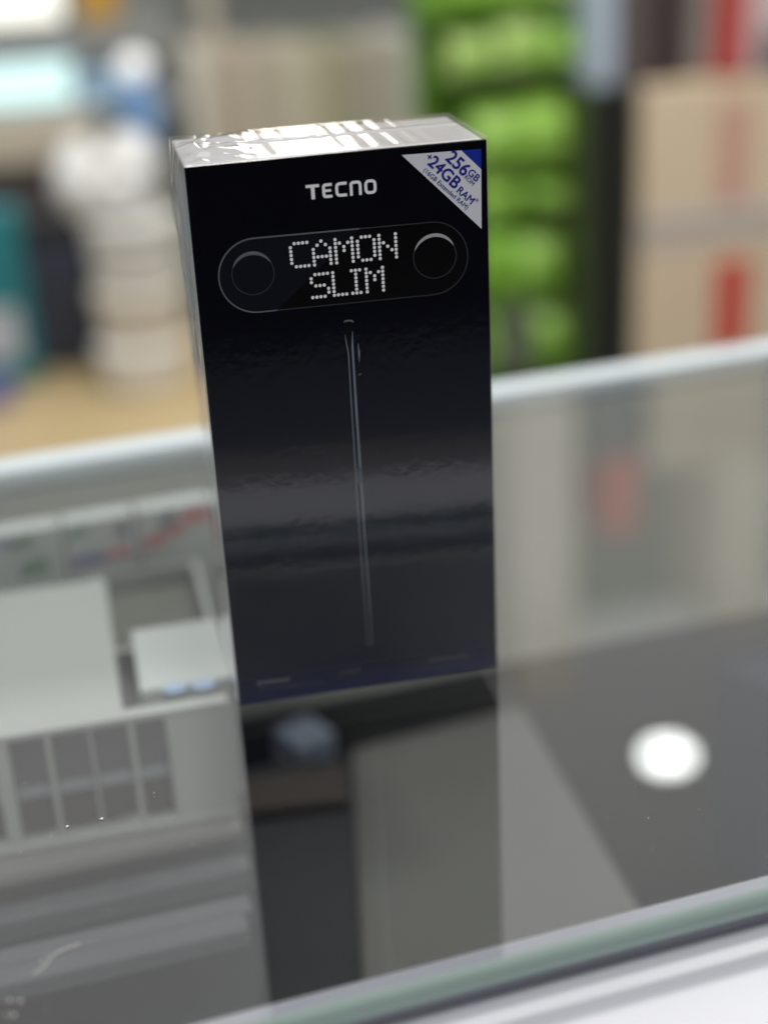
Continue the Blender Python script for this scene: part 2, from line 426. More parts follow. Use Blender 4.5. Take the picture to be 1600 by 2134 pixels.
o1 = rr2([(.905, 1 - hs), (.825 + hx, 1 - hs), (.825 + hx, hs), (.998 - hx, hs), (.998 - hx, 1 - hs), (.905, 1 - hs)], .26)
brand_stroke([(o1, sw)])

# camera bar: pill outline, gleam, lenses
cl = Vector(F(527, 570)); cr_ = Vector(F(905.5, 534))
pl_l = Vector(F(455, 571)); pl_r = Vector(F(974, 523))
axis = (cr_ - cl).normalized(); perp = Vector((-axis.y, axis.x))
topm = Vector(F(748, 475)); botm = Vector(F(728, 628))
ctr = (cl + cr_) / 2
hgt = ((Vector(F(545, 494)) - cl).dot(perp) + (cl - Vector(F(534, 650))).dot(perp)) / 2
off = ((Vector(F(545, 494)) - cl).dot(perp) - (cl - Vector(F(534, 650))).dot(perp)) / 2
cl2 = Vector(pl_l) + axis * hgt; cr2 = Vector(pl_r) - axis * hgt
cl2 += perp * ((cl - cl2).dot(perp) + off); cr2 += perp * ((cr_ - cr2).dot(perp) + off)
barp = empty('camera_bar'); barp.parent = phone
def arc(c, r, a0, a1, n=28):
    out = []
    for i in range(n + 1):
        t = math.radians(a0 + (a1 - a0) * i / n)
        v = c + axis * (math.cos(t) * r) + perp * (math.sin(t) * r); out.append((v.x, v.y))
    return out
pill = arc(cl2, hgt, 90, 270) + arc(cr2, hgt, -90, 90)
poly('bar_face', [(x, LY + .00004, z) for x, z in reversed(pill)], m_pit, barp)
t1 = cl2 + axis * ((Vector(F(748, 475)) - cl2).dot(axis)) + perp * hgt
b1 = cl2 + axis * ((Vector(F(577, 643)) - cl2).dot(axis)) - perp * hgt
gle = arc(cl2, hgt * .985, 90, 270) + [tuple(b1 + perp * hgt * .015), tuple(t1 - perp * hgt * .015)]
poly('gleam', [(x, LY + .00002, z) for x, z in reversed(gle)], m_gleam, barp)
lw = .00042
lp = [tuple(t1)] + arc(cl2, hgt, 90, 270) + [tuple(b1)]
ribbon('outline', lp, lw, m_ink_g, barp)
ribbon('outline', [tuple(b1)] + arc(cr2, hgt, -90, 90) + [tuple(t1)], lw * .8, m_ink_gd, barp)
for c, px in ((cl, 44), (cr_, 46.5)):
    r = abs(F(527 + px, 570)[0] - F(527, 570)[0])
    dsk = arc(c, r * .97, 0, 360, 48)[:-1]
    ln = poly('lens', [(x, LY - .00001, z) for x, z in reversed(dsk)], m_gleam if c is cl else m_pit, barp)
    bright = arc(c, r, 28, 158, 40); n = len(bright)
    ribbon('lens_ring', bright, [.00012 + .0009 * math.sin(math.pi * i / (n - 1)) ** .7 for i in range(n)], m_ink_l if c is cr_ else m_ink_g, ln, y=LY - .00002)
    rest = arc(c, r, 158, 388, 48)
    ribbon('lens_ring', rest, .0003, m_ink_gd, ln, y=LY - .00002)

# dot matrix words
FONT = {'C': ['.1111', '1....', '1....', '1....', '1....', '1....', '.1111'],
        'A': ['..1..', '.1.1.', '1...1', '1...1', '11111', '1...1', '1...1'],
        'M': ['1...1', '11.11', '1.1.1', '1.1.1', '1...1', '1...1', '1...1'],
        'O': ['.111.', '1...1', '1...1', '1...1', '1...1', '1...1', '.111.'],
        'N': ['1...1', '1...1', '11..1', '1.1.1', '1..11', '1...1', '1...1'],
        'S': ['.1111', '1....', '1....', '.111.', '....1', '....1', '1111.'],
        'L': ['1...', '1...', '1...', '1...', '1...', '1...', '1111'],
        'I': ['111', '.1.', '.1.', '.1.', '.1.', '.1.', '111']}
Z6 = lambda x, y: Vector(F(440 + x * .35, 440 + y * .35))
def dots(word, starts, total, q):
    tl, tr, bl, br = [Z6(*p) for p in q]
    for ch, st in zip(word, starts):
        bm = bmesh.new()
        for r, row in enumerate(FONT[ch]):
            for c_, v in enumerate(row):
                if v != '1': continue
                s = (st + c_) / total; t = r / 6
                p = (tl * (1 - s) + tr * s) * (1 - t) + (bl * (1 - s) + br * s) * t
                vs = [bm.verts.new((p.x + .00050 * math.cos(a_ * math.pi / 5), LY - .00001, p.y + .00050 * math.sin(a_ * math.pi / 5))) for a_ in range(10)]
                bm.faces.new(vs)
        link('dot_letter', to_mesh(bm, 'dot_letter'), m_ink_d, barp)
dots('CAMON', [0, 5.36, 10.72, 16.05, 21.3], 25.3, [(468, 193), (1095, 132), (482, 331), (1102, 270)])
dots('SLIM', [0, 5.25, 9.75, 13.3], 17.3, [(592, 378), (1018, 332), (604, 512), (1025, 467)])

# the slim phone seen edge-on
edge = empty('phone_picture'); edge.parent = phone
Q = lambda *ps: [F(x, y) for x, y in ps]
body = Q((716, 672), (719, 667), (732, 666.5), (736, 671), (735, 690), (734, 721), (743, 860), (752.5, 999), (759, 1110), (775, 1335), (776, 1352), (768, 1354), (765, 1335), (749, 1110), (741.6, 999), (733, 860), (725.5, 734), (718.5, 697))
poly('phone_side', [(x, LY + .00004, z) for x, z in reversed(body)], m_pit, edge)
ribbon('side_line', Q((718.5, 697), (721.5, 715), (725.5, 734), (733, 860), (741.6, 999), (749, 1110), (757, 1220), (766, 1345)), [.0001, .00025, .00026, .00026, .00025, .00024, .00022, .00015], m_steel, edge)
ribbon('side_line', Q((734, 689), (734, 721), (742.5, 860), (752, 999), (759, 1110), (767, 1220), (775, 1345)), [.0001, .0005, .0006, .00045, .00034, .0003, .00018], m_steel, edge)
ribbon('top_cap', Q((716, 672), (719, 668), (727, 667), (733, 667.5), (736, 671)), [.0002, .0005, .0005, .0005, .0002], m_ink_g, edge)
poly('camera_bump', [(x, LY + .00003, z) for x, z in reversed(Q((740, 692), (747, 693), (749, 720), (750, 770), (747, 784), (741, 780)))], m_pit, edge)
ribbon('bump_line', Q((745.5, 715), (748, 735), (748, 754)), [.0001, .0005, .0001], m_steel, edge)
ribbon('bump_line', Q((747, 781), (752, 778)), .0003, m_ink_g, edge)
ribbon('antenna_band', Q((747, 975), (748.5, 1008)), .0012, m_teal, edge)

# unreadable small print near the bottom: bars of word length
def word_bars(p0, p1, n, h, m, seed):
    rnd = random.Random(seed); A = Vector(F(*p0)); B = Vector(F(*p1)); bm = bmesh.new(); t = 0
    d = (B - A)
    while t < 1:
        l = rnd.uniform(.5, 1.3) / n
        a_, b_ = A + d * t, A + d * min(1, t + l * .8)
        ribbon_bm(bm, [tuple(a_), tuple(b_)], h * rnd.uniform(.8, 1.1)); t += l
    link('small_print', to_mesh(bm, 'small_print'), m, phone)
word_bars((548, 1422), (603, 1415), 8, .0012, m_ink_g, 1)
word_bars((537, 1424), (544, 1423), 1, .0016, m_ink_g, 2)
word_bars((540, 1436), (676, 1420), 18, .0006, m_blur, 3)
word_bars((708, 1402), (752, 1396), 5, .0013, m_ink_gd, 4)
word_bars((892, 1376), (972, 1366), 8, .0011, m_ink_gd, 5)

# corner sticker
st = empty('corner_sticker'); st.parent = phone
m_stick = mat('white_sticker_paper', lin(205, 207, 216), .3, .5, noise_amt=.03, scale=80)
m_blue = mat('blue_sticker_ink', lin(22, 44, 150), .3, .5, noise_amt=.05, scale=80)
m_txt = mat('deep_blue_ink', lin(28, 32, 128), .35, .4, noise_amt=.05)
Z4 = lambda x, y: F(820 + x * .13125, 280 + y * .13125)
tri = [Z4(125, 320), Z4(1385, 222), Z4(1392, 1492)]
poly('sticker_face', [(x, LY - .00006, z) for x, z in reversed(tri)], m_stick, st)
bc = [Z4(1070, 246), Z4(1385, 222), Z4(1387, 545)]
poly('blue_corner', [(x, LY - .00008, z) for x, z in reversed(bc)], m_blue, st)
def text(s, p0, p1, m, parent, hz=None, y=LY - .0001, bold=0.0):
    """lettering with its baseline from p0 to p1 (x, z on the front face), height hz"""
    cu = bpy.data.curves.new('lettering', 'FONT'); cu.body = s; cu.size = 1
    o = bpy.data.objects.new('tmp', cu); COL.objects.link(o)
    dg = bpy.context.evaluated_depsgraph_get()
    me = bpy.data.meshes.new_from_object(o.evaluated_get(dg)); bpy.data.objects.remove(o); bpy.data.curves.remove(cu)
    xs = [v.co.x for v in me.vertices]; ys = [v.co.y for v in me.vertices]
    x0, x1 = min(xs), max(xs)
    A = Vector(p0); B = Vector(p1); d = (B - A); L = d.length; d.normalize(); n = Vector((-d.y, d.x))
    k = L / (x1 - x0); kz = k if hz is None else hz / .73
    base = [(v.co.x - x0, v.co.y) for v in me.vertices]; fcs = [tuple(p.vertices) for p in me.polygons]
    bpy.data.meshes.remove(me)
    vs, fs = [], []
    offs = [(0, 0)] + ([(bold * math.cos(q * math.pi / 3), bold * math.sin(q * math.pi / 3)) for q in range(6)] if bold else [])
    for q, (ox, oy) in enumerate(offs):                # ink spread: the same letters laid a hair apart
        n0 = len(vs)
        for bx_, by_ in base:
            p = A + d * ((bx_ + ox) * k) + n * ((by_ + oy) * kz); vs.append((p.x, y - q * .000004, p.y))
        fs += [tuple(n0 + i for i in f) for f in fcs]
    me = bpy.data.meshes.new('lettering'); me.from_pydata(vs, [], fs); me.update()
    return link('lettering', me, m, parent)
cap = lambda a_, b_: (Vector(Z4(*a_)) - Vector(Z4(*b_))).length
text('256', Z4(812, 388), Z4(1100, 662), m_txt, st, bold=.022)
text('GB', Z4(1162, 618), Z4(1305, 748), m_txt, st, bold=.022)
text('ROM', Z4(1112, 678), Z4(1242, 812), m_txt, st, bold=.012)
text('24GB', Z4(530, 462), Z4(960, 862), m_txt, st, bold=.024)
text('RAM', Z4(990, 902), Z4(1215, 1105), m_txt, st, bold=.022)
text('*', Z4(1245, 1080), Z4(1290, 1118), m_txt, st)
text('+', Z4(503, 372), Z4(560, 420), m_txt, st, bold=.022)
text('(16GB Extended RAM)', Z4(462, 575), Z4(1150, 1190), m_txt, st, bold=.01)

# ---- clear film shrunk over the box
m_film = clear_mat('shrink_film', 1.58, .02, (.985, .985, .985), [(40, .035, .001, (1, 1, 1)), (330, .10, .0003, (1, 1, 1)), (900, .06, .00012, (1, 1, 1))], back=.05)
m_film_top = clear_mat('shrink_film_top', 1.68, .008, (.985, .985, .985), [(40, .02, .0008, (1, 1, 1))], back=.05)
def film_patch(bm, fn, nu, nv, out, mi=0):
    g = [[bm.verts.new(fn(i / nu, j / nv)) for i in range(nu + 1)] for j in range(nv + 1)]
    for j in range(nv):
        for i in range(nu):
            f = bm.faces.new((g[j][i], g[j][i + 1], g[j + 1][i + 1], g[j + 1][i])); f.normal_update(); f.material_index = mi
            if f.normal.dot(Vector(out)) < 0: f.normal_flip()
E_ = .0006
def wrinkle(x, y, z):
    v = Vector((x, y, z))
    return noise.noise(v * 220) * .5 + noise.noise(v * 90 + Vector((3, 1, 7))) * .9
bm = bmesh.new()
hw = BW / 2 + E_
def f_front(s, t):
    x = -hw + 2 * hw * s; z = .0008 + (BH - .0002) * t
    return (x, -E_ + .00002 * noise.noise(Vector((x * 60, z * 60, 1))), z)
film_patch(bm, f_front, 30, 50, (0, -1, 0))
def f_top(s, t):
    x = -hw + 2 * hw * s; y = -E_ + (BD + 2 * E_) * t
    k = max(0, 1 - s * 3.2); kr = .12
    edge_k = min(1, min(t, 1 - t) * 8 + .05) * min(1, min(s, 1 - s) * 14)
    z = BH + E_ + edge_k * ((.0022 * k ** 1.2 + .00004) * (abs(wrinkle(x, y * .45, 0)) * 1.5))
    z += .00035 * math.exp(-((t - .52 - .05 * s) / .035) ** 2)          # the sealed seam
    rip = math.sin(x * 1150 + 2.2 * noise.noise(Vector((x * 70, 3, 1)))) * .6 + noise.noise(Vector((x * 330, t * 1.2, 4)))
    z += .00013 * rip * min(1, max(0, (s - .16) * 9)) * min(1, max(0, (.86 - s) * 9)) * min(1, min(t, 1 - t) * 10)
    return (x, y, z)
film_patch(bm, f_top, 260, 40, (0, 0, 1), 1)
def f_left(s, t):
    y = BD + E_ - (BD + 2 * E_) * s; z = .0008 + (BH - .0002) * t
    k = max(.12, (t - .55) / .45)
    edge_k = min(1, min(s, 1 - s) * 8) * min(1, min(t, 1 - t) * 14)
    x = -hw - edge_k * (.0028 * k * abs(wrinkle(0, y * .7, z * .35)) + .0008 * k * math.exp(-((s - .45) / .12) ** 2))
    return (x, y, z)
film_patch(bm, f_left, 40, 120, (-1, 0, 0))
film_patch(bm, lambda s, t: (hw, -E_ + (BD + 2 * E_) * s, .0008 + (BH - .0002) * t), 4, 20, (1, 0, 0))
film_patch(bm, lambda s, t: (hw - 2 * hw * s, BD + E_, .0008 + (BH - .0002) * t), 4, 20, (0, 1, 0))
fl = link('shrink_wrap', to_mesh(bm, 'shrink_wrap'), m_film, phone, True); fl.data.materials.append(m_film_top)

# ================================================================== BEHIND THE COUNTER
def prect(x0, y0, x1, y1, Y):
    xm = (x0 + x1) / 2; ym = (y0 + y1) / 2
    return ony(x0, ym, Y).x, ony(x1, ym, Y).x, ony(xm, y1, Y).z, ony(xm, y0, Y).z      # X0, X1, Zbottom, Ztop
def carton(name, label, cat, rect, Y, depth, col, group=None, zbase=None, rough=.5, prints=(), lid=None, noise_amt=.06, shape='box'):
    x0, x1, z0, z1 = prect(*rect, Y)
    if zbase is not None: z0 = zbase
    e = empty(name, ((x0 + x1) / 2, Y, z0)); tag(e, label, cat, group)
    m = mat(name + '_' + '_'.join('%02d' % int(c * 99) for c in col), col, rough, scale=8, noise_amt=noise_amt)
    hw_ = (x1 - x0) / 2; h = z1 - z0
    box('body', -hw_, hw_, 0, depth, 0, h, m, e, min(.006, hw_ * .15))
    if lid:
        box('lid', -hw_ * 1.01, hw_ * 1.01, -.002, depth + .002, h * (1 - lid[0]), h + .002, mat(name + '_lid_%02d' % int(lid[1][0] * 99), lid[1], rough), e, .003)
    for (nm, pr, pc) in prints:
        a, b_, c_, d = prect(*pr, Y); cx = (x0 + x1) / 2
        box(nm, a - cx, b_ - cx, -.003, -.0004, max(.002, c_ - z0), min(d - z0, h - .002), mat(nm + '_' + name + '_%02d' % int(pc[0] * 99), pc, rough), e)
    return e

# wooden side table on the left with its goods
ZT = -.50
ta = onz(-200, 1010, ZT); tb = onz(460, 780, ZT)
table = empty('wooden_table', (ta.x + .05, ta.y, -1.0)); tag(table, 'low wooden table behind the counter at the left', 'table')
m_wood = mat('pale_wood', (.52, .40, .22), .4, .5, noise_amt=.12, scale=6)
Wt = .62; Dt = tb.y - ta.y + .3
for k in range(5):
    box('plank', 0 - .2, Wt, k * Dt / 5 + .002, (k + 1) * Dt / 5 - .002, .47, .50, m_wood, table, .003)
for lx in (-.17, Wt - .06):
    for ly in (.03, Dt - .07):
        box('leg', lx, lx + .04, ly, ly + .04, 0, .4695, m_wood, table, .003)
# teal pouch with a white label, purple packet, navy case
def on_table(px, py): return onz(px, py, ZT + .001)
Yt = on_table(20, 805).y
carton('teal_pack', 'teal pack with a pale label standing at the left end of the table', 'pack', (-90, 440, 62, 805), Yt, .06, (.02, .20, .23), zbase=ZT + .001,
       prints=[('label_patch', (-40, 640, 42, 750), (.5, .52, .58))])
Yp = on_table(10, 850).y
carton('purple_packet', 'small purple packet lying in front of the teal pack', 'packet', (-60, 800, 26, 850), Yp, .04, (.14, .13, .38), zbase=ZT + .001)
Yn = on_table(130, 778).y + .03
carton('navy_case', 'dark navy case standing between the teal pack and the white bag', 'case', (46, 455, 215, 778), Yn, .05, (.045, .052, .085), zbase=ZT + .001, lid=(.16, (.022, .022, .028)))
# column of white tubs with a stuffed white plastic bag on top
m_bag = mat('white_plastic_bag', (.76, .76, .74), .4, .5, noise_amt=.04, scale=20)
Yw = on_table(315, 838).y + .05
def lump(name, parent, c, rx, ry, rz_, m, amp=.18, sc=2.3, seed=0, sub=4):
    bm = bmesh.new(); bmesh.ops.create_icosphere(bm, subdivisions=sub, radius=1)
    for v in bm.verts:
        n = v.co.normalized()
        k = 1 + amp * noise.noise(n * sc + Vector((seed, seed * 2, 5))) + amp * .35 * noise.noise(n * sc * 3 + Vector((seed, 1, 9)))
        v.co = Vector((c[0] + n.x * rx * k, c[1] + n.y * ry * k, c[2] + n.z * rz_ * k))
    return link(name, to_mesh(bm, name), m, parent, True)
def tub(label, rect, zb, col, k):
    x0, x1, z0, z1 = prect(*rect, Yw)
    e = empty('white_tub', ((x0 + x1) / 2, Yw + .03, zb)); tag(e, label, 'tub', 'white tubs stacked on the wooden table')
    r = (x1 - x0) / 2; h = z1 - zb
    m = mat('tub_plastic_%d' % k, col, .4, noise_amt=.03)
    def lathe(nm, prof_):
        bm = bmesh.new(); n = 28; rings = []
        for (rr_, zz) in prof_: rings.append([bm.verts.new((rr_ * math.cos(2 * math.pi * i / n), rr_ * math.sin(2 * math.pi * i / n), zz)) for i in range(n)])
        for a_, b_ in zip(rings, rings[1:]):
            for i in range(n): bm.faces.new((a_[i], a_[(i + 1) % n], b_[(i + 1) % n], b_[i]))
        bm.faces.new(rings[-1]); bm.faces.new(list(reversed(rings[0])))
        return link(nm, to_mesh(bm, nm), m, e, True)
    lathe('tub_body', [(r * .82, 0), (r * .86, .004), (r * .95, h * .72), (r * .95, h * .75)])
    lathe('tub_lid', [(r, h * .755), (r * 1.0, h * .95), (r * .96, h * .99), (r * .6, h)])
    return z1 + .0005
zb = ZT + .001
for k, (lab, rc, col) in enumerate([('lowest white tub of the column on the wooden table', (205, 715, 400, 830), (.76, .75, .72)),
                                    ('cream tub in the middle of the column on the wooden table', (195, 600, 395, 715), (.66, .62, .54)),
                                    ('top white tub of the column under the plastic bag', (180, 455, 385, 600), (.70, .69, .65))]):
    zb = tub(lab, rc, zb, col, k)
bagx = ony(225, 380, Yw).x; bagz0 = zb; bagz1 = ony(225, 300, Yw).z
bag = empty('plastic_bag', (bagx, Yw + .03, zb)); tag(bag, 'stuffed white plastic bag on top of the tub column', 'bag')
hh = (bagz1 - zb)
lump('bag_lobe', bag, (-.035, 0, hh * .52), .042, .045, hh * .52, m_bag, .2, 2, 1)
lump('bag_lobe', bag, (.035, .005, hh * .55), .045, .045, hh * .55, m_bag, .2, 2, 2)
lump('bag_lobe', bag, (.005, -.012, hh * .34), .05, .04, hh * .36, m_bag, .2, 2, 3)
lump('bag_knot', bag, (.0, -.035, hh * .62), .01, .012, .012, mat('darker_bag_plastic', (.42, .40, .34), .5), .3, 3, 4, 3)  # knot darker than the lobes

# shelf behind the table with cream box, dark box, lit screen, blue packs
Ys = 2.25
def shelf_z(px, py): return ony(px, py, Ys).z
rack = empty('wall_rack', (ony(170, 400, Ys).x, Ys, -1.0)); tag(rack, 'grey wall rack behind the wooden table at the left', 'rack')
m_rack = mat('grey_rack_metal', (.30, .31, .30), .5)
zr1 = shelf_z(100, 236); zr2 = shelf_z(100, 345)
xr0 = ony(-250, 400, Ys).x; xr1 = ony(395, 400, Ys).x; xc = rack.location.x
for z in (zr1 - .012, -.45, -.75):
    box('shelf_board', xr0 - xc, xr1 - xc, -.01, .35, z + 1.0, z + 1.012, m_rack, rack)
for xx in (xr0, xr1 - .03):
    for yy in (.32, ):
        box('post', xx - xc, xx - xc + .03, yy + .031, yy + .06, 0, zr1 + 1.05, m_rack, rack)
carton('cream_box', 'long cream box on the wall rack under the lit screen', 'box', (-140, 242, 205, 345), Ys - .03, .2, (.56, .50, .40), zbase=None)
carton('dark_brown_box', 'dark brown box on the rack below the long cream box', 'box', (-140, 350, 120, 560), Ys - .02, .2, (.06, .05, .05))
# lit screen
x0, x1, z0, z1 = prect(-120, 128, 162, 226, Ys)
scr = empty('lit_screen', ((x0 + x1) / 2, Ys + .02, zr1 + .0005)); tag(scr, 'pale cyan lit screen on the rack at the left edge', 'screen')
hw_ = (x1 - x0) / 2
box('screen_case', -hw_, hw_, 0, .03, 0, z1 - zr1, mat('pale_blue_case', (.30, .45, .6), .4), scr, .004)
box('screen_glass', -hw_ * .97, hw_ * .92, -.003, -.0005, .016, z1 - zr1 - .006, mat('cyan_glow', (.3, .4, .4), .3, emit=(.72, 1, .95), estr=.95), scr)
carton('light_blue_pack', 'light blue pack between the lit screen and the blue pack', 'pack', (172, 150, 258, 236), Ys, .05, (.36, .53, .68), zbase=zr1 + .0005)
carton('blue_pack', 'taller blue pack on the right end of the wall rack', 'pack', (262, 172, 328, 300), Ys - .08, .05, (.20, .37, .68), zbase=None)
# round white lamp (globe on a neck) standing on the rack
gl = ony(280, 136, Ys + .1)
lampo = empty('globe_lamp', (gl.x, gl.y, zr1 + .0005)); tag(lampo, 'small round white globe lamp above the blue packs', 'lamp')
m_globe = mat('opal_glass', (.8, .8, .79), .3, emit=(1, .99, .97), estr=.75)
lump('globe', lampo, (0, 0, gl.z - zr1), .028, .028, .024, m_globe, 0.0)
bm = bmesh.new(); bmesh.ops.create_cone(bm, cap_ends=True, segments=20, radius1=.022, radius2=.008, depth=gl.z - zr1 - .02, matrix=Matrix.Translation((0, 0, (gl.z - zr1 - .02) / 2)))
link('lamp_base', to_mesh(bm, 'lamp_base'), m_rack, lampo)
# things higher up at the left: bright lamp panel and orange box on an upper shelf
Yu = 2.5
zs2 = ony(100, 52, Yu).z
us = empty('upper_shelf', (ony(120, 0, Yu).x, Yu, zs2 - .012)); tag(us, 'grey upper shelf along the wall at the top left', 'shelf')
box('shelf_board', -.45, .20, -.01, .59, 0, .012, m_rack, us)
box('shelf_lip', -.45, .20, -.016, -.0105, -.05, .012, m_rack, us)
x0, x1, z0, z1 = prect(-60, -60, 128, 48, Yu)
wl = empty('white_light_box', ((x0 + x1) / 2, Yu, zs2 + .0005)); tag(wl, 'bright white light box on the upper shelf at the top left corner', 'light box')
box('light_case', -(x1 - x0) / 2, (x1 - x0) / 2, .0, .08, 0, z1 - zs2, m_paper, wl, .01)
box('light_face', -(x1 - x0) / 2 * .95, (x1 - x0) / 2 * .95, -.004, -.0005, .008, z1 - zs2 - .008, mat('warm_white_glow', (.8, .8, .75), .4, emit=(1, .98, .86), estr=1.0), wl)
carton('orange_box', 'small orange box on the upper shelf next to the light box', 'box', (160, -60, 245, 24), Yu, .06, (.66, .36, .05), zbase=zs2 + .0005)

# row of upright beige folders on a low cabinet
Yb = 2.35
zc = ony(640, 430, Yb).z
xa = ony(390, 430, Yb).x; xb = ony(935, 430, Yb).x
cab = empty('low_cabinet', ((xa + xb) / 2, Yb, -1.0)); tag(cab, 'low beige cabinet carrying the row of upright folders', 'cabinet')
m_cab = mat('beige_laminate', (.50, .46, .38), .45)
cw = (xb - xa) / 2 + .02
box('cabinet_body', -cw, cw, -.02, .4, 0, zc + 1.0 - .02, m_cab, cab, .004)
box('cabinet_top', -cw - .005, cw + .005, -.03, .41, zc + 1.0 - .0195, zc + 1.0, m_cab, cab, .004)
for s_ in (-1, 1): box('cabinet_door', min(0, s_ * cw) + .004, max(0, s_ * cw) - .004, -.034, -.0205, .03, zc + .97, m_cab, cab, .003)
folds = [(402, 452, 108, (.56, .53, .45)), (454, 500, 104, (.40, .34, .26)), (502, 540, 102, (.46, .41, .33)), (542, 580, 106, (.40, .35, .27)), (582, 650, 100, (.45, .41, .32)),
         (652, 690, 102, (.42, .39, .27)), (692, 738, 98, (.32, .30, .20)), (740, 792, 94, (.45, .42, .34)), (794, 826, 90, (.50, .46, .38)), (828, 872, 78, (.66, .64, .57)), (874, 905, 84, (.52, .54, .56))]
desc = ['pale cream folder at the left end of the row on the cabinet', 'brown beige folder second from the left in the row', 'sand coloured narrow folder third from the left in the row',
        'brown beige narrow folder fourth from the left in the row', 'widest sand coloured folder in the row on the cabinet', 'olive beige narrow folder right of the widest folder',
        'darkest olive folder in the row on the cabinet', 'sand coloured folder right of the darkest olive folder', 'narrow beige folder left of the tall white one',
        'tallest off white folder near the right end of the row', 'pale blue grey folder at the right end of the row']
for k, (a_, b_, t_, col) in enumerate(folds):
    carton('folder', desc[k], 'folder', (a_, t_, b_, 430), Yb, .25, tuple(min(.8, x * 1.25) for x in col), 'upright folders on the low cabinet', zbase=zc + .0005, lid=None)

# green goods: bulging pouches on a rack
Yg = 1.95
gx0 = ony(930, 400, Yg).x; gx1 = ony(1235, 400, Yg).x
gr = empty('green_rack', ((gx0 + gx1) / 2, Yg + .08, -1.0)); tag(gr, 'lime green rack holding the bright green pouches', 'rack')
m_gdark = mat('lime_green_board', (.16, .34, .04), .6)
m_post = mat('black_green_post', (.010, .012, .007), .5)
gw = (gx1 - gx0) / 2
box('back_board', -gw, gw, .12, .135, 0, 1.16, m_gdark, gr)
rows = [(30, 'top'), (165, 'second'), (365, 'third'), (455, 'fourth'), (640, 'fifth'), (790, 'lowest')]
zrow = []
for yb_, _ in rows:
    z = ony(1075, yb_, Yg).z; zrow.append(z)
    box('rack_shelf', -gw, gw, .02, .119, z + 1.0 - .008, z + 1.0, m_gdark, gr)
greens = [(.23, .48, .05), (.31, .54, .10), (.42, .60, .18), (.19, .42, .03), (.30, .56, .07)]
pos = [[(945, 1040, 3), (1045, 1140, 4), (1142, 1215, 0)], [(950, 1040, 2), (1045, 1150, 2), (1155, 1215, 0)], [(1000, 1110, 1), (1115, 1225, 4)],
       [(1010, 1100, 4), (1110, 1215, 0)], [(1010, 1095, 3), (1100, 1190, 1)], [(1015, 1040, 0), (1120, 1205, 1)]]
horiz = ['left', 'middle', 'right']
ytop = [-80, 60, 235, 385, 480, 655]
m_pg = {}
for r, row in enumerate(pos):
    for k, (a_, b_, ci) in enumerate(row):
        x0, x1, _, z1 = prect(a_, ytop[r], b_, rows[r][0], Yg)
        place = horiz[k] if len(row) == 3 else ('left' if k == 0 else 'right')
        e = empty('green_pouch', ((x0 + x1) / 2 + random.uniform(-.006, .006), Yg + .06, zrow[r] + .0005))
        tag(e, 'bright green pouch at the %s of the %s row of the green rack' % (place, rows[r][1]), 'pouch', 'green pouches on the lime green rack')
        mm = mat('green_foil_%d' % ci, greens[ci], .4, .5, noise_amt=.25, scale=25)
        h = z1 - zrow[r]; hw_ = (x1 - x0) / 2; h *= random.uniform(.85, 1.22); hw_ *= random.uniform(.95, 1.1)
        bm = bmesh.new(); bmesh.ops.create_cube(bm, size=2); bmesh.ops.subdivide_edges(bm, edges=bm.edges, cuts=7, use_grid_fill=True)
        for v in bm.verts:
            x, y, z = v.co; bul = (1 - z * z * .75) ** .5; 
            yy = y * .045 * (max(0, 1 - (abs(z)) ** 3) * .9 + .1) * (1 - .35 * x * x)
            if z < -.95: yy = y * .035
            v.co = Vector((x * hw_ * (.94 + .05 * bul) + .003 * noise.noise(Vector((z * 2, r, k))), yy + .004 * noise.noise(Vector((x * 2, z * 2, r + k * 3))), (z + 1) / 2 * h))
        link('pouch_body', to_mesh(bm, 'pouch'), mm, e, True)
        box('pouch_label', -hw_ * .6, hw_ * .6, -.052, -.0505, h * .35, h * .6, mat('green_label_%d' % ((ci + 2) % 5), greens[(ci + 2) % 5], .4), e)
carton('grey_green_box', 'grey green carton at the foot of the green rack', 'carton', (1042, 640, 1112, 790), Yg + .01, .08, (.12, .14, .09), zbase=zrow[5] + .0005)
# dark upright panel right of the pouches
x0, x1, z0, z1 = prect(1222, 185, 1318, 800, 1.9)
pn = empty('room_divider', ((x0 + x1) / 2, 1.9, -1.0)); tag(pn, 'tall black green upright divider between green rack and cartons', 'divider')
box('panel_board', -(x1 - x0) / 2, (x1 - x0) / 2, 0, .2, 0, z1 + 1.0, m_post, pn, .004)
box('panel_trim', -(x1 - x0) / 2 - .012, -(x1 - x0) / 2 - .0004, -.004, .2, 0, z1 + 1.0, mat('olive_trim', (.06, .09, .02), .5), pn, .002)

# cartons stacked at the right, goods on top of them
Yc = 1.9
tan = (.68, .54, .37); red = (.58, .06, .035); pink = (.60, .34, .26); tape = (.60, .53, .46)
zt0 = ony(1460, 470, Yc).z; zt1 = ony(1460, 165, Yc).z
carton('tan_carton', 'tan carton with a red label at the bottom of the right hand stack', 'carton', (1325, 470, 1690, 900), Yc, .35, tan, 'tan cartons stacked at the right', zbase=-1.0,
       prints=[('red_label', (1488, 540, 1556, 725), red), ('tape_strip', (1326, 472, 1688, 500), tape)])
carton('tan_carton', 'tan carton with a pale red stripe on top of the right hand stack', 'carton', (1335, 165, 1690, 470), Yc, .35, (.70, .56, .39), 'tan cartons stacked at the right', zbase=zt0 + .001,
       prints=[('pale_red_stripe', (1496, 210, 1556, 424), pink), ('tape_strip', (1337, 425, 1688, 466), tape)])
zt = zt1 + .0015
carton('dark_brown_carton', 'dark brown box standing on the tan cartons', 'box', (1345, -120, 1435, 165), Yc + .02, .12, (.055, .035, .035), zbase=zt)
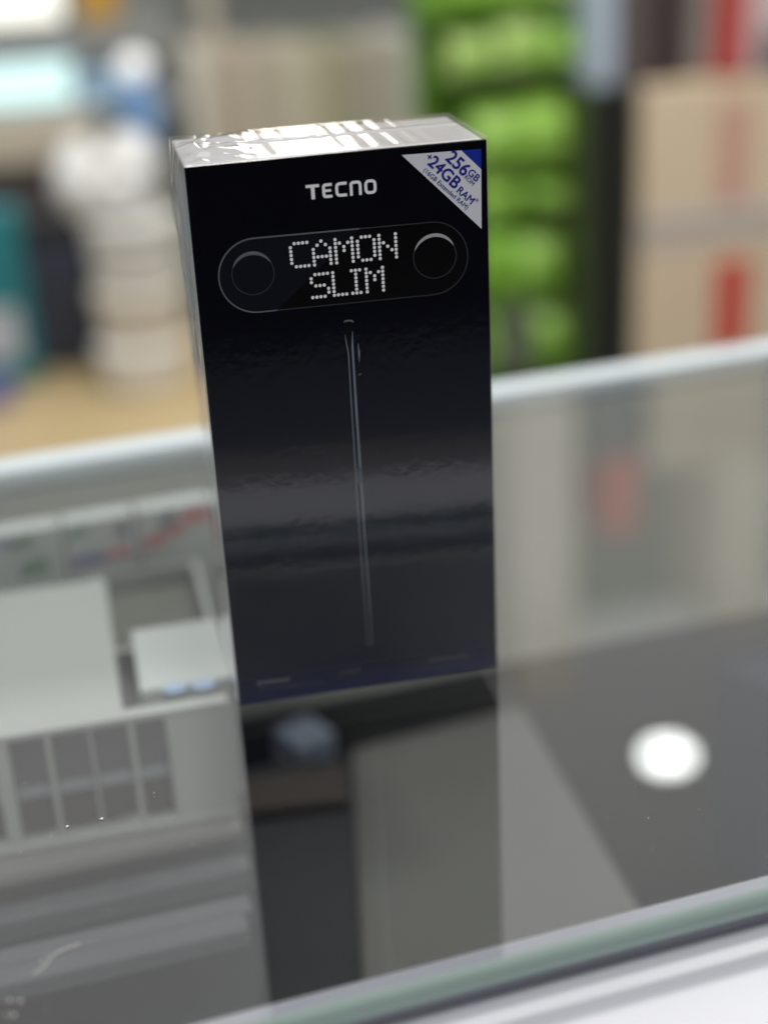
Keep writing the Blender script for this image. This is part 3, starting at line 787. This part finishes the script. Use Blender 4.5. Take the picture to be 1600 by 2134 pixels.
carton('grey_brown_box', 'grey brown box left of the dark brown box on the tan cartons', 'box', (1290, -120, 1343, 165), Yc + .02, .12, (.13, .105, .10), zbase=z1 + .0015 if z1 > zt else zt)
carton('grey_box', 'grey box between dark brown and red boxes on the tan cartons', 'box', (1437, -120, 1500, 170), Yc + .04, .12, (.32, .30, .28), zbase=zt)
carton('red_box', 'narrow red box standing on the tan cartons', 'box', (1502, -120, 1556, 240), Yc - .0, .12, (.50, .07, .06), zbase=zt)
carton('pinkish_box', 'pale pink and white box with dark mark at the right edge', 'box', (1558, -120, 1690, 250), Yc, .12, (.62, .48, .46), zbase=zt,
       prints=[('dark_mark', (1585, 60, 1660, 165), (.10, .11, .11))])
x0, x1, z0, z1b = prect(1228, -120, 1286, 185, 1.9)
carton('blue_grey_pack', 'pale blue grey pack on top of the dark divider', 'pack', (1226, -120, 1286, 185), 1.92, .1, (.42, .50, .58), zbase=z1 + .0005)

# ================================================================== CEILING LAMPS: ONE MIRRORED, THE OTHERS ADDED
m_lampglow = mat('lamp_diffuser', (.9, .9, .88), .4, emit=(.97, 1, .97), estr=21)
m_lampring = mat('lamp_ring', (.8, .8, .8), .4)
def downlight(label, x, y, z, r, power):
    e = empty('ceiling_lamp', (x, y, z)); tag(e, label, 'lamp', 'round ceiling lamps of the shop')
    bm = bmesh.new(); bmesh.ops.create_cone(bm, cap_ends=True, segments=40, radius1=r, radius2=r, depth=.006); link('diffuser', to_mesh(bm, 'd'), m_lampglow, e)
    bm = bmesh.new(); bmesh.ops.create_cone(bm, cap_ends=True, segments=40, radius1=r * 1.15, radius2=r * .8, depth=.05, matrix=Matrix.Translation((0, 0, .029))); link('housing', to_mesh(bm, 'h'), m_lampring, e)
    if power:
        area_lamp('added_lamp_light', (x, y, z - .01), .32, power)
downlight('round ceiling lamp mirrored in the counter glass right of the phone box', 1.03, 2.17, 1.6, .047, 0)
downlight('unseen round lamp added to brighten the left part of the background', .05, .95, 1.6, .055, 17)  # unseen lamp added to brighten the background, kept out of the glass reflection
downlight('unseen round lamp added to brighten the right part of the background', .95, .95, 1.6, .055, 17)  # its unseen partner, added for the same background light

downlight('unseen round lamp added on the near side to light the fronts', .15, -.95, 1.6, .055, 17)  # unseen lamp added to light the fronts facing the camera

# goods on a high shelf, seen only mirrored in the counter glass and on the box's shiny top
def mirror(px, py, z, Y):
    o_ = onz(px, py, z); d = ray(px, py); d.z = -d.z
    return o_ + d * ((Y - o_.y) / d.y)
hs_ = empty('high_shelf', (.75, 1.9, .42)); tag(hs_, 'high grey shelf above the cartons mirrored in the counter glass', 'shelf')
box('shelf_board', -.15, .75, 0, .3, -.02, 0, m_rack, hs_)
for xx in (-.15, .73): box('post', xx, xx + .02, .302, .32, -1.42, .9, m_rack, hs_)
def high_box(name, label, x0, x1, z0, z1, col, d=.2):
    e = empty(name, ((x0 + x1) / 2, 1.92, z0)); tag(e, label, 'box'); m = mat(name + '_hi_%02d' % int(col[0] * 99), col, .5)
    box('body', -(x1 - x0) / 2, (x1 - x0) / 2, 0, d, 0, (z1 - z0) * .8, m, e, .004); box('lid', -(x1 - x0) / 2 - .002, (x1 - x0) / 2 + .002, -.002, d + .002, (z1 - z0) * .8 + .0005, z1 - z0, m, e, .004)
high_box('cream_carton', 'cream carton on the high shelf mirrored next to the phone box', .61, .73, .4205, 1.25, (.62, .58, .50))
high_box('navy_carton', 'dark navy carton on the high shelf mirrored in the glass', .74, .85, .4205, .77, (.04, .045, .07))
high_box('red_carton', 'small red carton on top of the navy carton on the high shelf', .785, .85, .7705, .92, (.55, .05, .04))
high_box('beige_carton', 'beige carton on the high shelf mirrored at the right of the glass', .87, 1.10, .4205, .80, (.56, .47, .36))
high_box('pale_carton', 'pale carton on top of the beige carton on the high shelf', 1.0, 1.12, .8005, 1.15, (.66, .62, .52))
# lit shop sign: upright light panels on the wall, mirrored in the box's film top
sg = empty('light_sign', (.45, 2.45, .40)); tag(sg, 'row of upright lit panels mirrored in the shiny top of the phone box', 'light sign')
box('sign_frame', -.27, .20, .02, .05, 0, .45, m_cab, sg, .004)
m_sg = mat('sign_glow', (.8, .8, .78), .4, emit=(1, .99, .94), estr=2.3)
m_sg2 = mat('beige_slat', (.62, .52, .42), .5)
for xa_, xb_, lit in [(534, 582, 1), (589, 608, 1), (611, 650, 1), (653, 678, 1), (694, 718, 1), (724, 746, 1), (755, 777, 0), (790, 816, 0), (822, 847, 0), (466, 526, 0)]:
    a_ = mirror(xa_, 300, .172, 2.45).x - .45; b_ = mirror(xb_, 300, .172, 2.45).x - .45
    box('light_panel' if lit else 'slat', a_, b_, .0, .0195, .03, .42, m_sg if lit else m_sg2, sg, .003)
for s_ in (-.26, .17): box('sign_foot', s_, s_ + .03, .02, .05, -1.4, -.0005, m_cab, sg)

# a few dust specks and a hair on the glass
bm = bmesh.new(); rnd = random.Random(11)
spots = [(140, 1722, .5), (212, 1706, .6), (20, 2086, .45), (43, 2087, .5), (28, 2116, .5), (14, 2115, .35), (86, 2003, .3)]
spots += [(rnd.uniform(0, 500), rnd.uniform(1600, 2130), rnd.uniform(.08, .2)) for _ in range(40)] + [(rnd.uniform(1050, 1600), rnd.uniform(1300, 1850), rnd.uniform(.08, .18)) for _ in range(30)]
for px, py, r in spots:
    p = onz(px, py, .00025); n = rnd.randint(5, 7)
    bm.faces.new([bm.verts.new((p.x + r * .001 * rnd.uniform(.6, 1.2) * math.cos(2 * math.pi * q / n), p.y + r * .001 * rnd.uniform(.6, 1.2) * math.sin(2 * math.pi * q / n), p.z)) for q in range(n)])
hair = [onz(x, y, .0003) for x, y in ((68, 2030), (92, 2016), (108, 1992), (135, 1978), (168, 1966))]
for a_, b_ in zip(hair, hair[1:]):
    d = (b_ - a_).normalized(); q = Vector((-d.y, d.x, 0)) * .00012
    bm.faces.new([bm.verts.new(v) for v in (a_ - q, b_ - q, b_ + q, a_ + q)])
dust = link('dust', to_mesh(bm, 'dust'), mat('pale_dust', (.6, .58, .55), .8)); tag(dust, 'pale dust specks and a hair lying on the counter glass', 'dust', kind='stuff')
